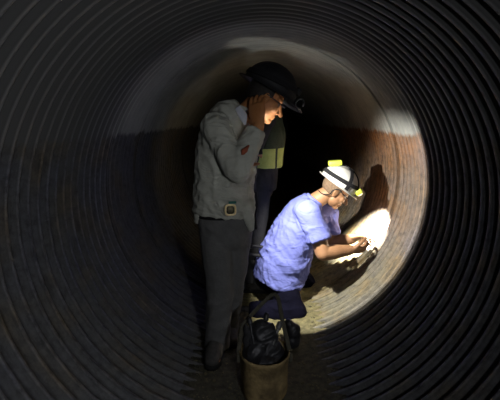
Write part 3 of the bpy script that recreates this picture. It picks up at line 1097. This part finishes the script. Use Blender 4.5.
for k, (u0, v0, u1, v1, r) in enumerate(((262, 345, 266, 318, 0.007), (272, 346, 279, 326, 0.008), (254, 345, 250, 322, 0.007))):
    bm = bmesh.new()
    a = P(u0, v0, YB + 0.0); b = P(u1, v1, YB + 0.05)
    loft(bm, [a, a + (b - a) * 0.5, b], [r, r, r * 1.3])
    loft(bm, [b - (b - a) * 0.05, b + (b - a) * 0.12], [r * 1.9, r * 1.7])
    t = obj('hand_tool', bm, M['tool_dark'] if k != 1 else M['tool_grey'])
    tag(t, ('dark hand tool upright at the middle of the bucket', 'grey hand tool leaning right in the bucket near the handle',
            'dark hand tool leaning left in the bucket')[k], 'tool', 'hand tools in the bucket')

# ------------------------------------------------------------------ lights
def look(o, target):
    o.rotation_euler = (V(target) - o.location).to_track_quat('-Z', 'Y').to_euler()


def spot(name, loc, target, half, power, color, blend, radius):
    d = bpy.data.lights.new(name, 'SPOT')
    d.energy = power
    d.color = color
    d.spot_size = 2 * half
    d.spot_blend = blend
    d.shadow_soft_size = radius
    o = bpy.data.objects.new(name, d)
    o.location = loc
    COL.objects.link(o)
    look(o, target)
    return o


# wide lamp held by the standing person; masks darken its back and left, with glow added upwards and on the face
def masked_lamp(name, loc, power, color, radius):
    d = bpy.data.lights.new(name, 'POINT')
    d.energy = power
    d.color = color
    d.shadow_soft_size = radius
    d.use_nodes = True
    nt = d.node_tree
    em = nt.nodes['Emission']
    geo = nt.nodes.new('ShaderNodeNewGeometry')

    def step(axis, a, b):
        dot = nt.nodes.new('ShaderNodeVectorMath')
        dot.operation = 'DOT_PRODUCT'
        nt.links.new(geo.outputs['Incoming'], dot.inputs[0])
        dot.inputs[1].default_value = V(axis).normalized()
        mr = nt.nodes.new('ShaderNodeMapRange')
        mr.interpolation_type = 'SMOOTHSTEP'
        mr.inputs['From Min'].default_value = a
        mr.inputs['From Max'].default_value = b
        nt.links.new(dot.outputs['Value'], mr.inputs['Value'])
        return mr.outputs[0]

    def op(kind, a, b):
        n = nt.nodes.new('ShaderNodeMath')
        n.operation = kind
        nt.links.new(a, n.inputs[0])
        if isinstance(b, float):
            n.inputs[1].default_value = b
        else:
            nt.links.new(b, n.inputs[1])
        return n.outputs[0]
    back = step((0.02, 1.0, -0.06), 0.195, 0.225)
    cheek = op('MULTIPLY', step((0.75, -0.30, -0.75), 0.09, 0.32), step((1.0, 0.0, 0.0), -0.10, 0.03))  # mask keeping the left and the deep pipe dark
    visor = step((0.0, 0.0, -1.0), -0.26, 0.0)  # mask cutting the beam upwards
    glow = op('MULTIPLY', op('MULTIPLY', step((0.0, 0.0, 1.0), 0.25, 0.55), step((0.0, 1.0, 0.0), 0.50, 0.90)), GLOW)
    face = op('MULTIPLY', step((0.20, 0.36, 0.90), 0.95, 0.985), 0.035)  # extra light added for the standing person's face
    glow = op('MAXIMUM', glow, face)
    nt.links.new(op('MULTIPLY', back, op('MAXIMUM', op('MULTIPLY', cheek, visor), glow)), em.inputs['Strength'])
    o = bpy.data.objects.new(name, d)
    o.location = loc
    COL.objects.link(o)
    return o


GLOW = 0.15
masked_lamp('hand_lamp', LAMP, 138, (1.0, 0.96, 0.86), 0.010)
# beam of the kneeling person's headlamp
wall_pt = P(373, 236, 2.92)
spot('headlamp_beam', lampc + ldir * 0.045, wall_pt, math.radians(31), 1200, (1.0, 0.96, 0.82), 1.0, 0.012)
# weak unseen fill light added right of the camera and turned to the left wall
o = spot('camera_fill', V((0.50, -0.25, 1.30)), V((-0.55, 1.8, 0.85)), math.radians(55), 36, (0.95, 0.97, 1.0), 1.0, 0.06)

w = bpy.data.worlds.new('world')
scene.world = w
w.use_nodes = True
w.node_tree.nodes['Background'].inputs['Color'].default_value = (0.5, 0.55, 0.6, 1)
w.node_tree.nodes['Background'].inputs['Strength'].default_value = 0.0005

scene.view_settings.view_transform = 'Standard'
scene.view_settings.look = 'None'
scene.view_settings.gamma = 1.0
scene.view_settings.exposure = 0.0
scene.view_settings.use_curve_mapping = False
